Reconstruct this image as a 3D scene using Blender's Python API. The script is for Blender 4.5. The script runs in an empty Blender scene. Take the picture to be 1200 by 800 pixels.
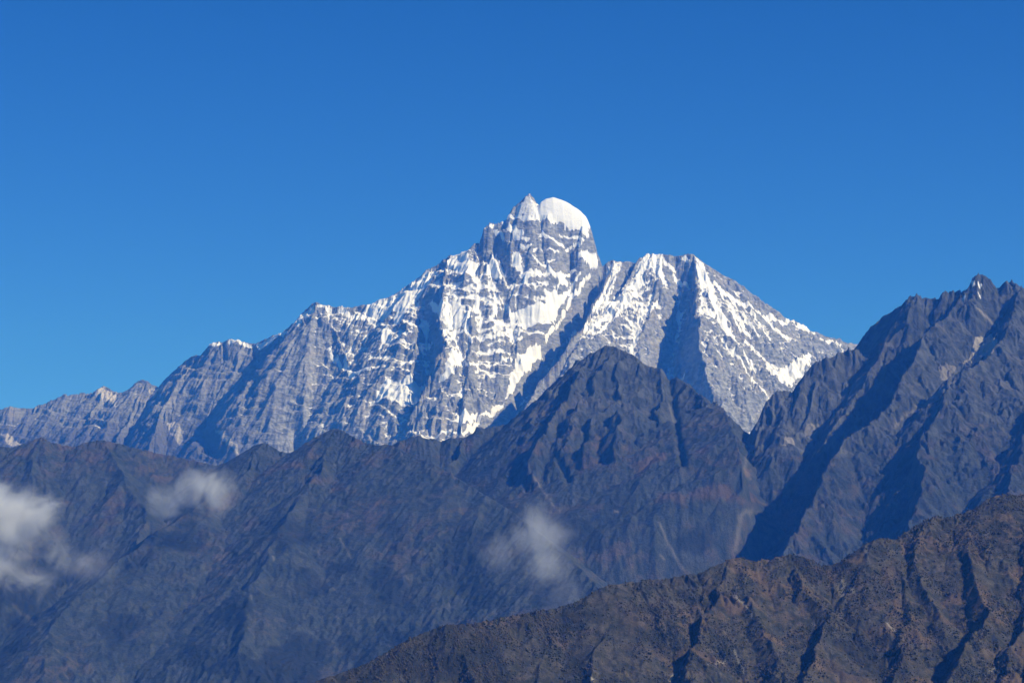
import bpy, math
import numpy as np

RES = 1.0                                    # >1 coarsens the terrain for quick tests
f32 = np.float32
scene = bpy.context.scene
C = scene.collection

# ------------------------------------------------------------------ camera
F = 2706.6                                   # focal length in photo pixels (1200 wide)
PITCH = math.atan(330.0 / F)
cam = bpy.data.cameras.new('camera')
cam.sensor_width = 36.0
cam.lens = 36.0 * F / 1200.0
cam.clip_start, cam.clip_end = 1.0, 300000.0
cam_ob = bpy.data.objects.new('camera', cam)
cam_ob.location = (0, 0, 0)
cam_ob.rotation_euler = (math.pi / 2 + PITCH, 0, 0)
C.objects.link(cam_ob)
scene.camera = cam_ob

# ------------------------------------------------------------------ sun, sky, exposure
SUN_EL, SUN_AZ = math.radians(36), math.radians(117)   # azimuth clockwise from the viewing direction
SUN_STRENGTH = 5.0
world = bpy.data.worlds.new('World')
scene.world = world
world.use_nodes = True
wn, wl = world.node_tree.nodes, world.node_tree.links
sky = wn.new('ShaderNodeTexSky')
sky.sky_type = 'NISHITA'
sky.sun_disc = False
sky.sun_elevation, sky.sun_rotation = SUN_EL, SUN_AZ
sky.altitude = 5000
sky.air_density, sky.dust_density, sky.ozone_density = 1.0, 0.0, 3.0
deep = wn.new('ShaderNodeMix')                # the deep blue of a clear high mountain sky
deep.data_type, deep.blend_type = 'RGBA', 'MULTIPLY'
deep.inputs[0].default_value = 1.0
tcw = wn.new('ShaderNodeTexCoord'); sep = wn.new('ShaderNodeSeparateXYZ'); rampw = wn.new('ShaderNodeMapRange')
wl.new(tcw.outputs['Generated'], sep.inputs[0]); wl.new(sep.outputs['Z'], rampw.inputs['Value'])
rampw.inputs['From Min'].default_value, rampw.inputs['From Max'].default_value = 0.08, 0.27
tint = wn.new('ShaderNodeMix'); tint.data_type = 'RGBA'
wl.new(rampw.outputs[0], tint.inputs[0])
tint.inputs[6].default_value = (0.30, 0.74, 1.38, 1)
tint.inputs[7].default_value = (0.12, 0.56, 1.16, 1)
wl.new(tint.outputs[2], deep.inputs[7])
wl.new(sky.outputs[0], deep.inputs[6])
wl.new(deep.outputs[2], wn['Background'].inputs[0])
wn['Background'].inputs[1].default_value = 0.10
sun = bpy.data.lights.new('sun', 'SUN')
sun.energy = SUN_STRENGTH
sun.angle = math.radians(0.53)
sun.color = (1.0, 0.95, 0.88)
sun_ob = bpy.data.objects.new('sun', sun)
sd = (math.cos(SUN_EL) * math.sin(SUN_AZ), math.cos(SUN_EL) * math.cos(SUN_AZ), math.sin(SUN_EL))
from mathutils import Vector
sun_ob.rotation_euler = Vector(sd).to_track_quat('Z', 'Y').to_euler()
sun_ob.location = (3000, -2000, 6000)
C.objects.link(sun_ob)
scene.view_settings.view_transform = 'Standard'
scene.view_settings.look = 'None'
scene.view_settings.gamma = 1.0
scene.view_settings.exposure = 0.0
scene.render.engine = 'CYCLES'
scene.cycles.use_denoising = True
scene.cycles.max_bounces = 6
scene.cycles.diffuse_bounces = 2
scene.cycles.volume_bounces = 2
scene.cycles.use_adaptive_sampling = True

# ------------------------------------------------------------------ picture <-> place
cp, sp = math.cos(PITCH), math.sin(PITCH)
def ray(px, py):
    u = 400.0 - py
    return (px - 600.0), F * cp - u * sp, F * sp + u * cp
def at(px, py, D):
    dx, dy, dz = ray(px, py)
    return (dx * D / dy, D, dz * D / dy)
def crest(pts, D, g):
    """a crest that comes towards the viewer from depth D, dropping g metres per metre"""
    out = []
    for i, (px, py) in enumerate(pts):
        dx, dy, dz = ray(px, py)
        k = dz / dy
        gi = g[i - 1] if isinstance(g, (list, tuple)) else g
        if i: D = (D - z / gi) / (1 - k / gi)
        z = D * k
        out.append((dx * D / dy, D, z))
    return out
def line(pts):
    """points (px, py, D)"""
    return [at(*p) for p in pts]
def sil(pts, knots, jag=0.9):
    """skyline (px, py) with its depth interpolated from knots (px, D)"""
    kx, kd = zip(*knots)
    rg = np.random.default_rng(int(abs(pts[0][0] * 31 + pts[0][1])))
    out = []
    for (ax, ay), (bx, by) in zip(pts[:-1], pts[1:]):       # small teeth between the traced points
        n = max(1, int(math.hypot(bx - ax, by - ay) / 3.5)) if jag else 1
        for i in range(n):
            t = i / n
            j = (rg.uniform(-jag, 0.5 * jag) if i else 0)
            out.append((ax + (bx - ax) * t, ay + (by - ay) * t - j))
    out.append(pts[-1])
    return [at(px, py, float(np.interp(px, kx, kd)) + (rg.uniform(-12, 12) if jag else 0)) for px, py in out]

# ------------------------------------------------------------------ noise
_r = np.random.default_rng(11)
_ang = _r.random(4096).astype(f32) * f32(2 * math.pi)
_gc, _gs = np.cos(_ang), np.sin(_ang)
_rx = _r.random(4096).astype(f32); _ry = _r.random(4096).astype(f32)
def _hash(i, j, seed):
    h = (i * 374761393 + j * 668265263 + seed * 1442695041) & 0x7fffffff
    h = ((h ^ (h >> 13)) * 1274126177) & 0x7fffffff
    return (h ^ (h >> 16)) & 4095
def noise(x, y, seed=0):
    xi = np.floor(x); yi = np.floor(y)
    fx = (x - xi).astype(f32); fy = (y - yi).astype(f32)
    xi = xi.astype(np.int64); yi = yi.astype(np.int64)
    u = fx * fx * fx * (fx * (fx * 6 - 15) + 10); v = fy * fy * fy * (fy * (fy * 6 - 15) + 10)
    def g(i, j):
        h = _hash(xi + i, yi + j, seed)
        return _gc[h] * (fx - i) + _gs[h] * (fy - j)
    a = g(0, 0); a += u * (g(1, 0) - a)
    b = g(0, 1); b += u * (g(1, 1) - b)
    return (a + v * (b - a)) * f32(1.5)
def fbm(x, y, wl0, octv, seed, gain=0.5):
    s = 0; a = 1.0; t = 0
    for o in range(octv):
        s = s + a * noise(x / wl0 + 17.3 * o, y / wl0 - 9.1 * o, seed + o)
        t += a; a *= gain; wl0 = wl0 / 2.03
    return (s / t).astype(f32)
def ridged(x, y, wl0, octv, seed, gain=0.5):
    s = 0; a = 1.0; t = 0; w = 1.0
    for o in range(octv):
        n = 1 - np.abs(noise(x / wl0 + 7.7 * o, y / wl0 + 3.1 * o, seed + o)) * 1.6
        n = np.clip(n, 0, 1) ** 2 * w
        w = np.clip(n * 1.5, 0, 1)
        s = s + a * n; t += a; a *= gain; wl0 = wl0 / 2.07
    return (s / t).astype(f32)
def sstep(a, b, x):
    t = np.clip((x - a) / (b - a), 0, 1)
    return t * t * (3 - 2 * t)

# ------------------------------------------------------------------ terrain
class Range:
    def __init__(self, x0, x1, y0, y1, dx, dy, back=None, floor=-1250.0):
        xs = np.arange(x0, x1, dx * RES)
        ys = np.arange(y0, y1, dy * RES)
        if back:                                     # coarser rows on the far side
            ext = []; y = y1; st = dy * RES
            while y < back:
                ext.append(y); st = min(st * 1.12, 60); y += st
            ys = np.concatenate([ys, ext])
        self.xs, self.ys = xs.astype(f32), ys.astype(f32)
        self.X, self.Y = np.meshgrid(self.xs, self.ys)
        self.H = np.full(self.X.shape, floor, f32)
        self.floor = floor
        self.att = {}
    def warp(self, amp, wl0, seed):
        self.Xw = self.X + amp * fbm(self.X, self.Y, wl0, 4, seed)
        self.Yw = self.Y + amp * fbm(self.X, self.Y, wl0, 4, seed + 50)
    def ridge(self, pts, sl, sr, d0=0.0, s0=None, warped=False, lift=0.0):
        """max-envelope of slopes falling from a crest; sl / sr fall per metre left / right of its direction,
        s0 the steepness of the first d0 metres added on both sides"""
        X, Y = (self.Xw, self.Yw) if warped else (self.X, self.Y)
        H = self.H
        for (ax, ay, az), (bx, by, bz) in zip(pts[:-1], pts[1:]):
            ex, ey = bx - ax, by - ay
            L2 = ex * ex + ey * ey + 1e-6
            px, py = X - f32(ax), Y - f32(ay)
            t = np.clip((px * f32(ex) + py * f32(ey)) * f32(1 / L2), 0, 1)
            qx, qy = px - t * f32(ex), py - t * f32(ey)
            d = np.sqrt(qx * qx + qy * qy) + f32(1e-3)
            side = (f32(ex) * py - f32(ey) * px) / (d * f32(math.sqrt(L2)))   # -1 right .. 1 left
            side = np.clip(side, -1, 1)
            s = f32(0.5 * (sl + sr)) + f32(0.5 * (sl - sr)) * side
            h = f32(az + lift) + f32(bz - az) * t - s * d
            if s0 is not None:
                h -= f32(s0 * d0) * (1 - np.exp(-d / f32(d0)))
            np.maximum(H, h, out=H)
    def project(self):
        X, Y, H = self.X, self.Y, self.H
        fw = Y * f32(cp) + H * f32(sp)
        up = H * f32(cp) - Y * f32(sp)
        self.PX = (600 + F * X / fw).astype(f32)
        self.PY = (400 - F * up / fw).astype(f32)
    def grad(self):
        gy, gx = np.gradient(self.H, self.ys, self.xs)
        return gx.astype(f32), gy.astype(f32)
    def front(self):
        gx, gy = self.grad()
        return sstep(-0.15, 0.25, gy)
    def gully(self, wl0, octaves, amp, seed, gain=0.5, mask=1.0, lac=1.9, warp=0.25, sharp=0.6):
        """branching gullies that run down the slope: stripes across the fall line, finer ones following the coarser"""
        X, Y = self.X, self.Y
        for o in range(octaves):
            gx, gy = self.grad()
            g = np.sqrt(gx * gx + gy * gy) + f32(1e-4)
            sx, sy = -gy / g, gx / g
            fade = np.clip(g / 0.5, 0, 1)
            cell = wl0 * 1.1
            wx = X + f32(warp * wl0) * noise(X / (wl0 * 1.7), Y / (wl0 * 1.7), seed + 90 + o)
            wy = Y + f32(warp * wl0) * noise(X / (wl0 * 1.7), Y / (wl0 * 1.7), seed + 70 + o)
            cx, cy = wx / f32(cell), wy / f32(cell)
            ix, iy = np.floor(cx).astype(np.int64), np.floor(cy).astype(np.int64)
            fx, fy = (cx - ix).astype(f32), (cy - iy).astype(f32)
            ac = np.zeros_like(X); aw = np.zeros_like(X) + f32(1e-5); asn = np.zeros_like(X)
            for i in (-1, 0, 1):
                for j in (-1, 0, 1):
                    h = _hash(ix + i, iy + j, seed + o)
                    vx = fx - i - (f32(0.25) + f32(0.5) * _rx[h])
                    vy = fy - j - (f32(0.25) + f32(0.5) * _ry[h])
                    w = np.exp(-(vx * vx + vy * vy) * f32(3.0))
                    ph = (vx * sx + vy * sy) * f32(2 * math.pi * 1.1) + _ang[h] * f32(0.35)
                    ac += w * np.cos(ph); asn += w * np.sin(ph); aw += w
            m = np.sqrt(ac * ac + asn * asn) + f32(1e-5)
            c = ac / m
            c = c * f32(1 - sharp) + f32(sharp) * (1 - 2 * np.sqrt(np.clip(0.5 - 0.5 * c, 0, 1)))   # sharpened crests
            self.H += (f32(amp) * c * fade * np.clip(m / aw * 2, 0, 1) * mask).astype(f32)
            wl0 /= lac; amp *= gain
    def patchy(self, wl0, seed):
        return 0.25 + 0.75 * sstep(-0.25, 0.35, fbm(self.X, self.Y, wl0, 3, seed))
    def inside(self, poly, grow=0.0, jx=0, jy=0):
        """vertices whose seat on the mountain lies within an outline"""
        poly = np.asarray(poly, float)
        out = np.zeros(self.X.shape, bool)
        x0, y0 = poly.min(0) - 4; x1, y1 = poly.max(0) + 4
        idx = np.nonzero((self.PX > x0) & (self.PX < x1) & (self.PY > y0) & (self.PY < y1))
        if not len(idx[0]): return out
        x = self.PX[idx] + (jx[idx] if not np.isscalar(jx) else 0); y = self.PY[idx] + (jy[idx] if not np.isscalar(jy) else 0)
        r = np.zeros(x.shape, bool)
        n = len(poly)
        for i in range(n):
            xa, ya = poly[i]; xb, yb = poly[(i + 1) % n]
            if ya == yb: continue
            c = ((ya > y) != (yb > y)) & (x < (xb - xa) * (y - ya) / (yb - ya) + xa)
            r ^= c
        out[idx] = r
        return out
    def near(self, pl, w, jx=0, jy=0):
        """0..1 closeness to a polyline seen on the mountain face (w photo pixels)"""
        pl = np.asarray(pl, float)
        out = np.zeros(self.X.shape, f32)
        x0, y0 = pl.min(0) - 3 * w; x1, y1 = pl.max(0) + 3 * w
        idx = np.nonzero((self.PX > x0) & (self.PX < x1) & (self.PY > y0) & (self.PY < y1))
        if not len(idx[0]): return out
        x = self.PX[idx] + (jx[idx] if not np.isscalar(jx) else 0); y = self.PY[idx] + (jy[idx] if not np.isscalar(jy) else 0)
        best = np.full(x.shape, 1e9)
        for (ax, ay), (bx, by) in zip(pl[:-1], pl[1:]):
            ex, ey = bx - ax, by - ay
            t = np.clip(((x - ax) * ex + (y - ay) * ey) / (ex * ex + ey * ey + 1e-9), 0, 1)
            best = np.minimum(best, np.hypot(x - ax - t * ex, y - ay - t * ey))
        out[idx] = np.exp(-(best / w) ** 2)
        return out
    def mesh(self, name, mat):
        ny, nx = self.H.shape
        v = np.empty((ny * nx, 3), f32)
        v[:, 0] = self.X.ravel(); v[:, 1] = self.Y.ravel(); v[:, 2] = self.H.ravel()
        i = (np.arange(ny - 1)[:, None] * nx + np.arange(nx - 1)[None, :]).ravel()
        q = np.stack([i, i + 1, i + nx + 1, i + nx], 1)
        z = v[:, 2]
        q = q[(z[q] > self.floor + 1).any(1)]         # nothing below the valley floor
        used = np.zeros(len(v), bool); used[q.ravel()] = True
        new = np.cumsum(used) - 1
        q = new[q].astype(np.int32); v = v[used]
        me = bpy.data.meshes.new(name)
        me.vertices.add(len(v)); me.vertices.foreach_set('co', v.ravel())
        me.loops.add(q.size); me.loops.foreach_set('vertex_index', q.ravel())
        me.polygons.add(len(q))
        me.polygons.foreach_set('loop_start', np.arange(0, q.size, 4, dtype=np.int32))
        me.polygons.foreach_set('loop_total', np.full(len(q), 4, np.int32))
        me.polygons.foreach_set('use_smooth', np.ones(len(q), bool))
        for k, a in self.att.items():
            at_ = me.attributes.new(k, 'FLOAT', 'POINT')
            at_.data.foreach_set('value', np.broadcast_to(a, self.H.shape).ravel()[used].astype(f32))
        me.update(calc_edges=True)
        me.materials.append(mat)
        ob = bpy.data.objects.new(name, me)
        C.objects.link(ob)
        return ob

def tag(o, label, cat, kind=None, group=None):
    o['label'] = label; o['category'] = cat
    if kind: o['kind'] = kind
    if group: o['group'] = group
    return o

# ------------------------------------------------------------------ materials
class NT:
    def __init__(self, name):
        self.m = bpy.data.materials.new(name); self.m.use_nodes = True
        self.t = self.m.node_tree; self.b = self.t.nodes['Principled BSDF']
        self.out = self.t.nodes['Material Output']
    def n(self, typ, **kw):
        x = self.t.nodes.new(typ)
        for k, v in kw.items():
            if k.startswith('i_'): x.inputs[k[2:].replace('_', ' ')].default_value = v
            else: setattr(x, k, v)
        return x
    def l(self, a, b): self.t.links.new(a, b)
    def attr(self, name): return self.n('ShaderNodeAttribute', attribute_name=name).outputs['Fac']
    def math(self, op, a, b=None, c=None, clamp=False):
        x = self.n('ShaderNodeMath', operation=op, use_clamp=clamp)
        for i, v in enumerate((a, b, c)):
            if v is None: continue
            if isinstance(v, (int, float)): x.inputs[i].default_value = v
            else: self.l(v, x.inputs[i])
        return x.outputs[0]
    def smooth(self, v, a, b):
        x = self.n('ShaderNodeMapRange', interpolation_type='SMOOTHSTEP')
        self.l(v, x.inputs['Value']); x.inputs['From Min'].default_value = a; x.inputs['From Max'].default_value = b
        return x.outputs['Result']
    def mix(self, f, a, b):
        x = self.n('ShaderNodeMix', data_type='RGBA')
        if isinstance(f, (int, float)): x.inputs[0].default_value = f
        else: self.l(f, x.inputs[0])
        for i, v in ((6, a), (7, b)):
            if isinstance(v, tuple): x.inputs[i].default_value = v + (1,) if len(v) == 3 else v
            else: self.l(v, x.inputs[i])
        return x.outputs[2]
    def coords(self, scale=(1, 1, 1), rot=(0, 0, 0)):
        tc = self.n('ShaderNodeTexCoord'); mp = self.n('ShaderNodeMapping')
        mp.inputs['Scale'].default_value = scale; mp.inputs['Rotation'].default_value = rot
        self.l(tc.outputs['Object'], mp.inputs['Vector'])
        return mp.outputs[0]
    def noise(self, vec, scale, detail=4, rough=0.55, dist=0.0):
        x = self.n('ShaderNodeTexNoise')
        self.l(vec, x.inputs['Vector'])
        x.inputs['Scale'].default_value = scale; x.inputs['Detail'].default_value = detail
        x.inputs['Roughness'].default_value = rough; x.inputs['Distortion'].default_value = dist
        return x.outputs['Fac']
    def bump(self, h, dist, strength=1.0, prev=None):
        x = self.n('ShaderNodeBump'); x.inputs['Distance'].default_value = dist; x.inputs['Strength'].default_value = strength
        self.l(h, x.inputs['Height'])
        if prev: self.l(prev, x.inputs['Normal'])
        return x.outputs[0]

def rock_snow_material():
    t = NT('snowy_rock')
    co = t.coords()
    st = t.coords((1, 1, 2.6), (0.0, 0.14, 0.0))                      # beds of rock: noise squeezed in height
    n1 = t.noise(co, 1 / 260, 5); n2 = t.noise(st, 1 / 90, 6, 0.6, 0.6); n3 = t.noise(co, 1 / 30, 4, 0.65)
    rock = t.mix(t.smooth(n2, 0.35, 0.68), (0.155, 0.168, 0.182), (0.36, 0.375, 0.385))
    rock = t.mix(t.math('MULTIPLY', t.smooth(n1, 0.5, 0.7), 0.5), rock, (0.40, 0.37, 0.325))
    rock = t.mix(t.math('MULTIPLY', t.smooth(n3, 0.45, 0.7), 0.35), rock, (0.12, 0.125, 0.13))
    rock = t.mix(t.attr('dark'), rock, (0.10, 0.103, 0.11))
    rock = t.mix(t.attr('scree'), rock, (0.50, 0.47, 0.42))
    fine = t.noise(st, 1 / 22, 5, 0.7)
    s = t.math('ADD', t.attr('snow'), t.math('MULTIPLY', t.math('SUBTRACT', fine, 0.5), 0.46))
    s = t.smooth(s, 0.41, 0.62)
    col = t.mix(s, rock, (0.86, 0.87, 0.89))
    t.l(col, t.b.inputs['Base Color'])
    t.b.inputs['Roughness'].default_value = 0.85
    t.b.inputs['Specular IOR Level'].default_value = 0.15
    hb = t.math('ADD', t.math('MULTIPLY', n2, 1.0), t.math('MULTIPLY', n3, 0.6))
    hb = t.math('MULTIPLY', hb, t.math('SUBTRACT', 1.0, t.math('MULTIPLY', s, 0.85)))
    t.l(t.bump(hb, 30.0, 0.8), t.b.inputs['Normal'])
    return t.m

def slope_material(name, low, high, rust, scree, sc=1.0, bump=14.0):
    """scrub and grass over dark rock"""
    t = NT(name)
    co = t.coords(); st = t.coords((1, 1, 0.45))
    n1 = t.noise(co, 1 / (420 * sc), 6, 0.6); n2 = t.noise(st, 1 / (70 * sc), 6, 0.65, 0.4); n3 = t.noise(co, 1 / (18 * sc), 4, 0.7)
    c = t.mix(t.smooth(n2, 0.36, 0.66), low, high)
    c = t.mix(t.math('MULTIPLY', t.smooth(n1, 0.48, 0.66), t.math('MULTIPLY', t.smooth(n2, 0.4, 0.65), 0.8)), c, rust)
    c = t.mix(t.math('MULTIPLY', t.smooth(n3, 0.5, 0.72), 0.6), c, low)
    n4 = t.noise(co, 1 / (7 * sc), 3, 0.7)
    c = t.mix(t.math('MULTIPLY', t.smooth(n4, 0.46, 0.66), 0.6), c, tuple(0.5 * v for v in low))
    c = t.mix(t.math('MULTIPLY', t.smooth(n4, 0.5, 0.3), 0.4), c, tuple(1.3 * v for v in high))
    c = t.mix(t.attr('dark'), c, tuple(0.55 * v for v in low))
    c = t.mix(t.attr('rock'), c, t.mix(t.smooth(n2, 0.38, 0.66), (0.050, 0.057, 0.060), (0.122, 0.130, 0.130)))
    c = t.mix(t.attr('rust'), c, rust)
    c = t.mix(t.attr('scree'), c, scree)
    c = t.mix(t.attr('snow'), c, (0.85, 0.86, 0.88))
    t.l(c, t.b.inputs['Base Color'])
    t.b.inputs['Roughness'].default_value = 0.95
    t.b.inputs['Specular IOR Level'].default_value = 0.1
    hb = t.math('ADD', n2, t.math('ADD', t.math('MULTIPLY', n3, 0.4), t.math('MULTIPLY', n4, 0.2)))
    t.l(t.bump(hb, bump * sc, 1.0), t.b.inputs['Normal'])
    return t.m

# ------------------------------------------------------------------ ground under everything
GZ = -1300.0
me = bpy.data.meshes.new('valley_floor')
S = 30000.0
gv, gf = [], []
gn = 24
for j in range(gn + 1):
    for i in range(gn + 1):
        gv.append((-S + 2 * S * i / gn, -6000 + 42000 * j / gn, GZ))
for j in range(gn):
    for i in range(gn):
        a = j * (gn + 1) + i
        gf.append((a, a + 1, a + gn + 2, a + gn + 1))
me.from_pydata(gv, [], gf)
me.materials.append(slope_material('valley_scrub', (0.03, 0.035, 0.025), (0.06, 0.055, 0.04), (0.08, 0.06, 0.04), (0.2, 0.19, 0.17)))
g = bpy.data.objects.new('ground', me); C.objects.link(g)
tag(g, 'dark scrub covered valley floor far below the mountains', 'ground', 'structure')

# ------------------------------------------------------------------ the snow mountain
def snow_mountain():
    D = 22000.0
    M = Range(-5700, 4400, 19000, 23900, 7.0, 6.5, 25600)
    M.warp(70, 420, 3)
    KN = [(-120, 24300), (100, 24100), (186, 23500), (300, 22900), (371, 22450), (450, 22250), (556, 22050), (620, 22050), (690, 22020),
          (760, 22100), (820, 22000), (900, 22550), (1005, 23300), (1150, 24200)]
    low = [(-120, 470), (-80, 480), (-40, 468), (-12, 479), (0, 478), (8, 474), (20, 477), (32, 478), (45, 473), (50, 470), (65, 466), (75, 461), (90, 459), (103, 460), (108, 459), (115, 455),
           (122, 451), (130, 456), (140, 460), (148, 457), (155, 452), (162, 446), (167, 444), (173, 446), (178, 450), (186, 453)]
    left = [(186, 453), (195, 442), (205, 433), (215, 424), (225, 417), (230, 415), (235, 417), (240, 410), (246, 403), (256, 399), (263, 400),
            (270, 396), (275, 398), (290, 401), (300, 402), (310, 397), (320, 392), (332, 389), (337, 384), (345, 378), (352, 370), (358, 362),
            (366, 355), (371, 353)]
    mid = [(371, 353), (378, 356), (390, 359), (400, 358), (412, 360), (420, 358), (435, 355), (445, 350), (455, 348), (465, 342), (475, 335),
           (485, 328), (495, 321), (500, 315), (512, 310), (520, 303), (527, 298), (540, 297), (546, 293), (550, 297), (553, 291), (556, 284), (562, 284)]
    tower = [(562, 284), (566, 278), (568, 264), (574, 260), (582, 261), (590, 258), (597, 255), (600, 252), (626, 250), (640, 252), (685, 262), (688, 273), (693, 283), (694, 293), (700, 303), (706, 311)]
    horn = [(598, 253), (602, 241), (608, 237), (615, 230), (621, 226), (626, 232), (631, 240), (635, 244)]
    dome = [(631, 241), (635, 236), (640, 233), (648, 231), (658, 234), (668, 239), (680, 247), (685, 252), (685, 262)]
    east = [(706, 311), (712, 306), (720, 304), (728, 306), (738, 306), (745, 308), (750, 302), (758, 298), (765, 297), (775, 297), (785, 298),
            (795, 299), (805, 297), (812, 297), (820, 304), (826, 312)]
    right = [(826, 312), (833, 322), (840, 328), (845, 338), (855, 344), (865, 350), (875, 356), (885, 360), (895, 366), (905, 372), (915, 376),
             (922, 375), (930, 374), (935, 378), (945, 385), (960, 390), (975, 395), (990, 400), (1005, 403), (1040, 415), (1080, 418), (1150, 440)]
    # skylines run left to right: the viewer's side is on their right
    M.ridge(sil(low, KN), 1.0, 0.85)
    M.ridge(sil(left, KN), 1.2, 1.25)
    M.ridge(sil(mid, KN), 1.2, 1.15)
    M.ridge(sil(tower, KN), 2.2, 1.55, 150, 1.9)
    M.ridge(sil(horn, [(598, 22080), (633, 22080)]), 1.9, 1.9)
    M.ridge(sil(dome, [(628, 22030), (685, 22060)], 0), 5.0, 5.0, 75, -4.1)
    M.ridge(sil([(622, 245), (632, 242), (642, 238)], [(620, 22060), (645, 22040)], 0), 2.4, 2.2, 60, -1.4)   # snow saddle between point and cap
    M.ridge(sil(east, KN), 1.3, 1.15)
    M.ridge(sil(right, KN), 1.2, 1.0)
    def kd(px): return float(np.interp(px, [k[0] for k in KN], [k[1] for k in KN]))
    def rib(pts, g, sl, sr, back=0, **kw):
        M.ridge(crest(pts, kd(pts[0][0]) - back, g), sl, sr, warped=True, **kw)
    # ribs go downhill: 'left' of their direction is the picture's right (sunny), 'right' the shaded side
    rib([(122, 452), (112, 475), (104, 500), (96, 525)], 0.75, 1.0, 1.6)
    rib([(60, 468), (52, 490), (40, 520)], 0.75, 1.0, 1.6)
    rib([(167, 445), (164, 462), (150, 490), (130, 520)], 0.75, 1.0, 1.6)
    rib([(228, 416), (214, 440), (196, 470), (182, 500), (170, 530)], 0.92, 1.2, 1.2)
    rib([(246, 404), (250, 440), (247, 480), (250, 530)], 1.02, 1.2, 1.3)
    rib([(270, 397), (278, 415), (299, 437), (308, 475), (318, 510), (326, 540)], 1.05, 1.3, 1.5)
    rib([(305, 400), (332, 430), (345, 470), (350, 520)], 1.05, 1.3, 1.4)
    rib([(345, 378), (356, 420), (372, 455), (385, 500), (390, 540)], 1.05, 1.3, 1.5)
    rib([(371, 354), (398, 400), (420, 445), (430, 480), (436, 530)], 0.92, 1.2, 1.8)
    rib([(435, 356), (440, 400), (452, 440), (462, 480), (470, 530)], 1.05, 1.3, 2.2)
    rib([(484, 330), (482, 360), (476, 400), (470, 440)], 1.0, 2.2, 1.3)
    rib([(527, 299), (519, 345), (517, 380), (514, 410), (502, 440), (489, 470), (484, 500), (482, 530)], [.86, .84, .84, 1.5, 1.5, 1.25, 1.25], 0.9, 2.6)
    rib([(556, 290), (552, 330), (556, 380), (548, 440), (540, 500)], 1.02, 1.4, 1.8)
    rib([(600, 265), (602, 290), (603, 315), (600, 345)], 1.5, 1.6, 2.4, 60)
    M.ridge(crest([(612, 350), (604, 400), (585, 450), (562, 500)], 21560, 1.1), 1.3, 1.2, warped=True)
    rib([(682, 264), (679, 285), (676, 305), (668, 335)], 2.2, 2.2, 1.6, 30)
    rib([(722, 305), (702, 345), (682, 380), (662, 410), (648, 428), (630, 450), (610, 480), (590, 505), (575, 530)], 0.72, 0.85, 3.0)
    rib([(752, 302), (732, 335), (714, 352), (690, 378), (668, 394), (655, 412)], 0.86, 0.8, 2.6)
    rib([(775, 298), (768, 330), (760, 370), (748, 400), (740, 430)], 0.98, 1.3, 1.8)
    rib([(812, 298), (816, 330), (817, 370), (818, 400), (826, 428), (834, 458), (838, 490), (842, 530)], 0.72, 0.7, 3.0)
    rib([(835, 325), (850, 360), (868, 400), (890, 440), (910, 480)], 0.9, 1.0, 1.5)
    rib([(900, 369), (915, 400), (930, 440), (940, 480)], 1.0, 1.2, 1.5)
    M.project()
    base = M.H.copy()
    fr = M.front()
    # couloirs cut into the face
    for pl, w, dp in [
        ([(583, 285), (590, 305), (595, 322)], 6, 110), ([(668, 300), (664, 325)], 9, 130), ([(562, 275), (562, 300), (558, 315)], 4, 70),
        ([(500, 352), (502, 385), (500, 415), (496, 440)], 13, 200), ([(698, 314), (681, 345), (659, 382), (643, 415), (635, 430)], 14, 420), ([(672, 330), (652, 365), (634, 395)], 4, 70),
        ([(800, 320), (796, 360), (785, 400), (775, 440), (780, 480)], 16, 170), ([(742, 312), (720, 340), (700, 360)], 5, 70),
        ([(620, 445), (600, 475), (575, 505)], 10, 100), ([(355, 360), (358, 376)], 3, 40), ([(262, 400), (263, 415)], 3, 50), ([(298, 404), (300, 414)], 3, 40),
        ([(299, 440), (285, 480)], 5, 45), ([(490, 460), (484, 490)], 6, 80), ([(345, 495), (350, 520)], 8, 90), ([(244, 510), (262, 535)], 12, 90)]:
        M.H -= dp * M.near(pl, w) * fr
    M.project()
    # smooth snowfields carry less rock relief
    jx = 4.5 * fbm(M.X, M.H, 70, 4, 201, 0.6); jy = 3.0 * fbm(M.X, M.H, 90, 4, 211, 0.6)
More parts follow.
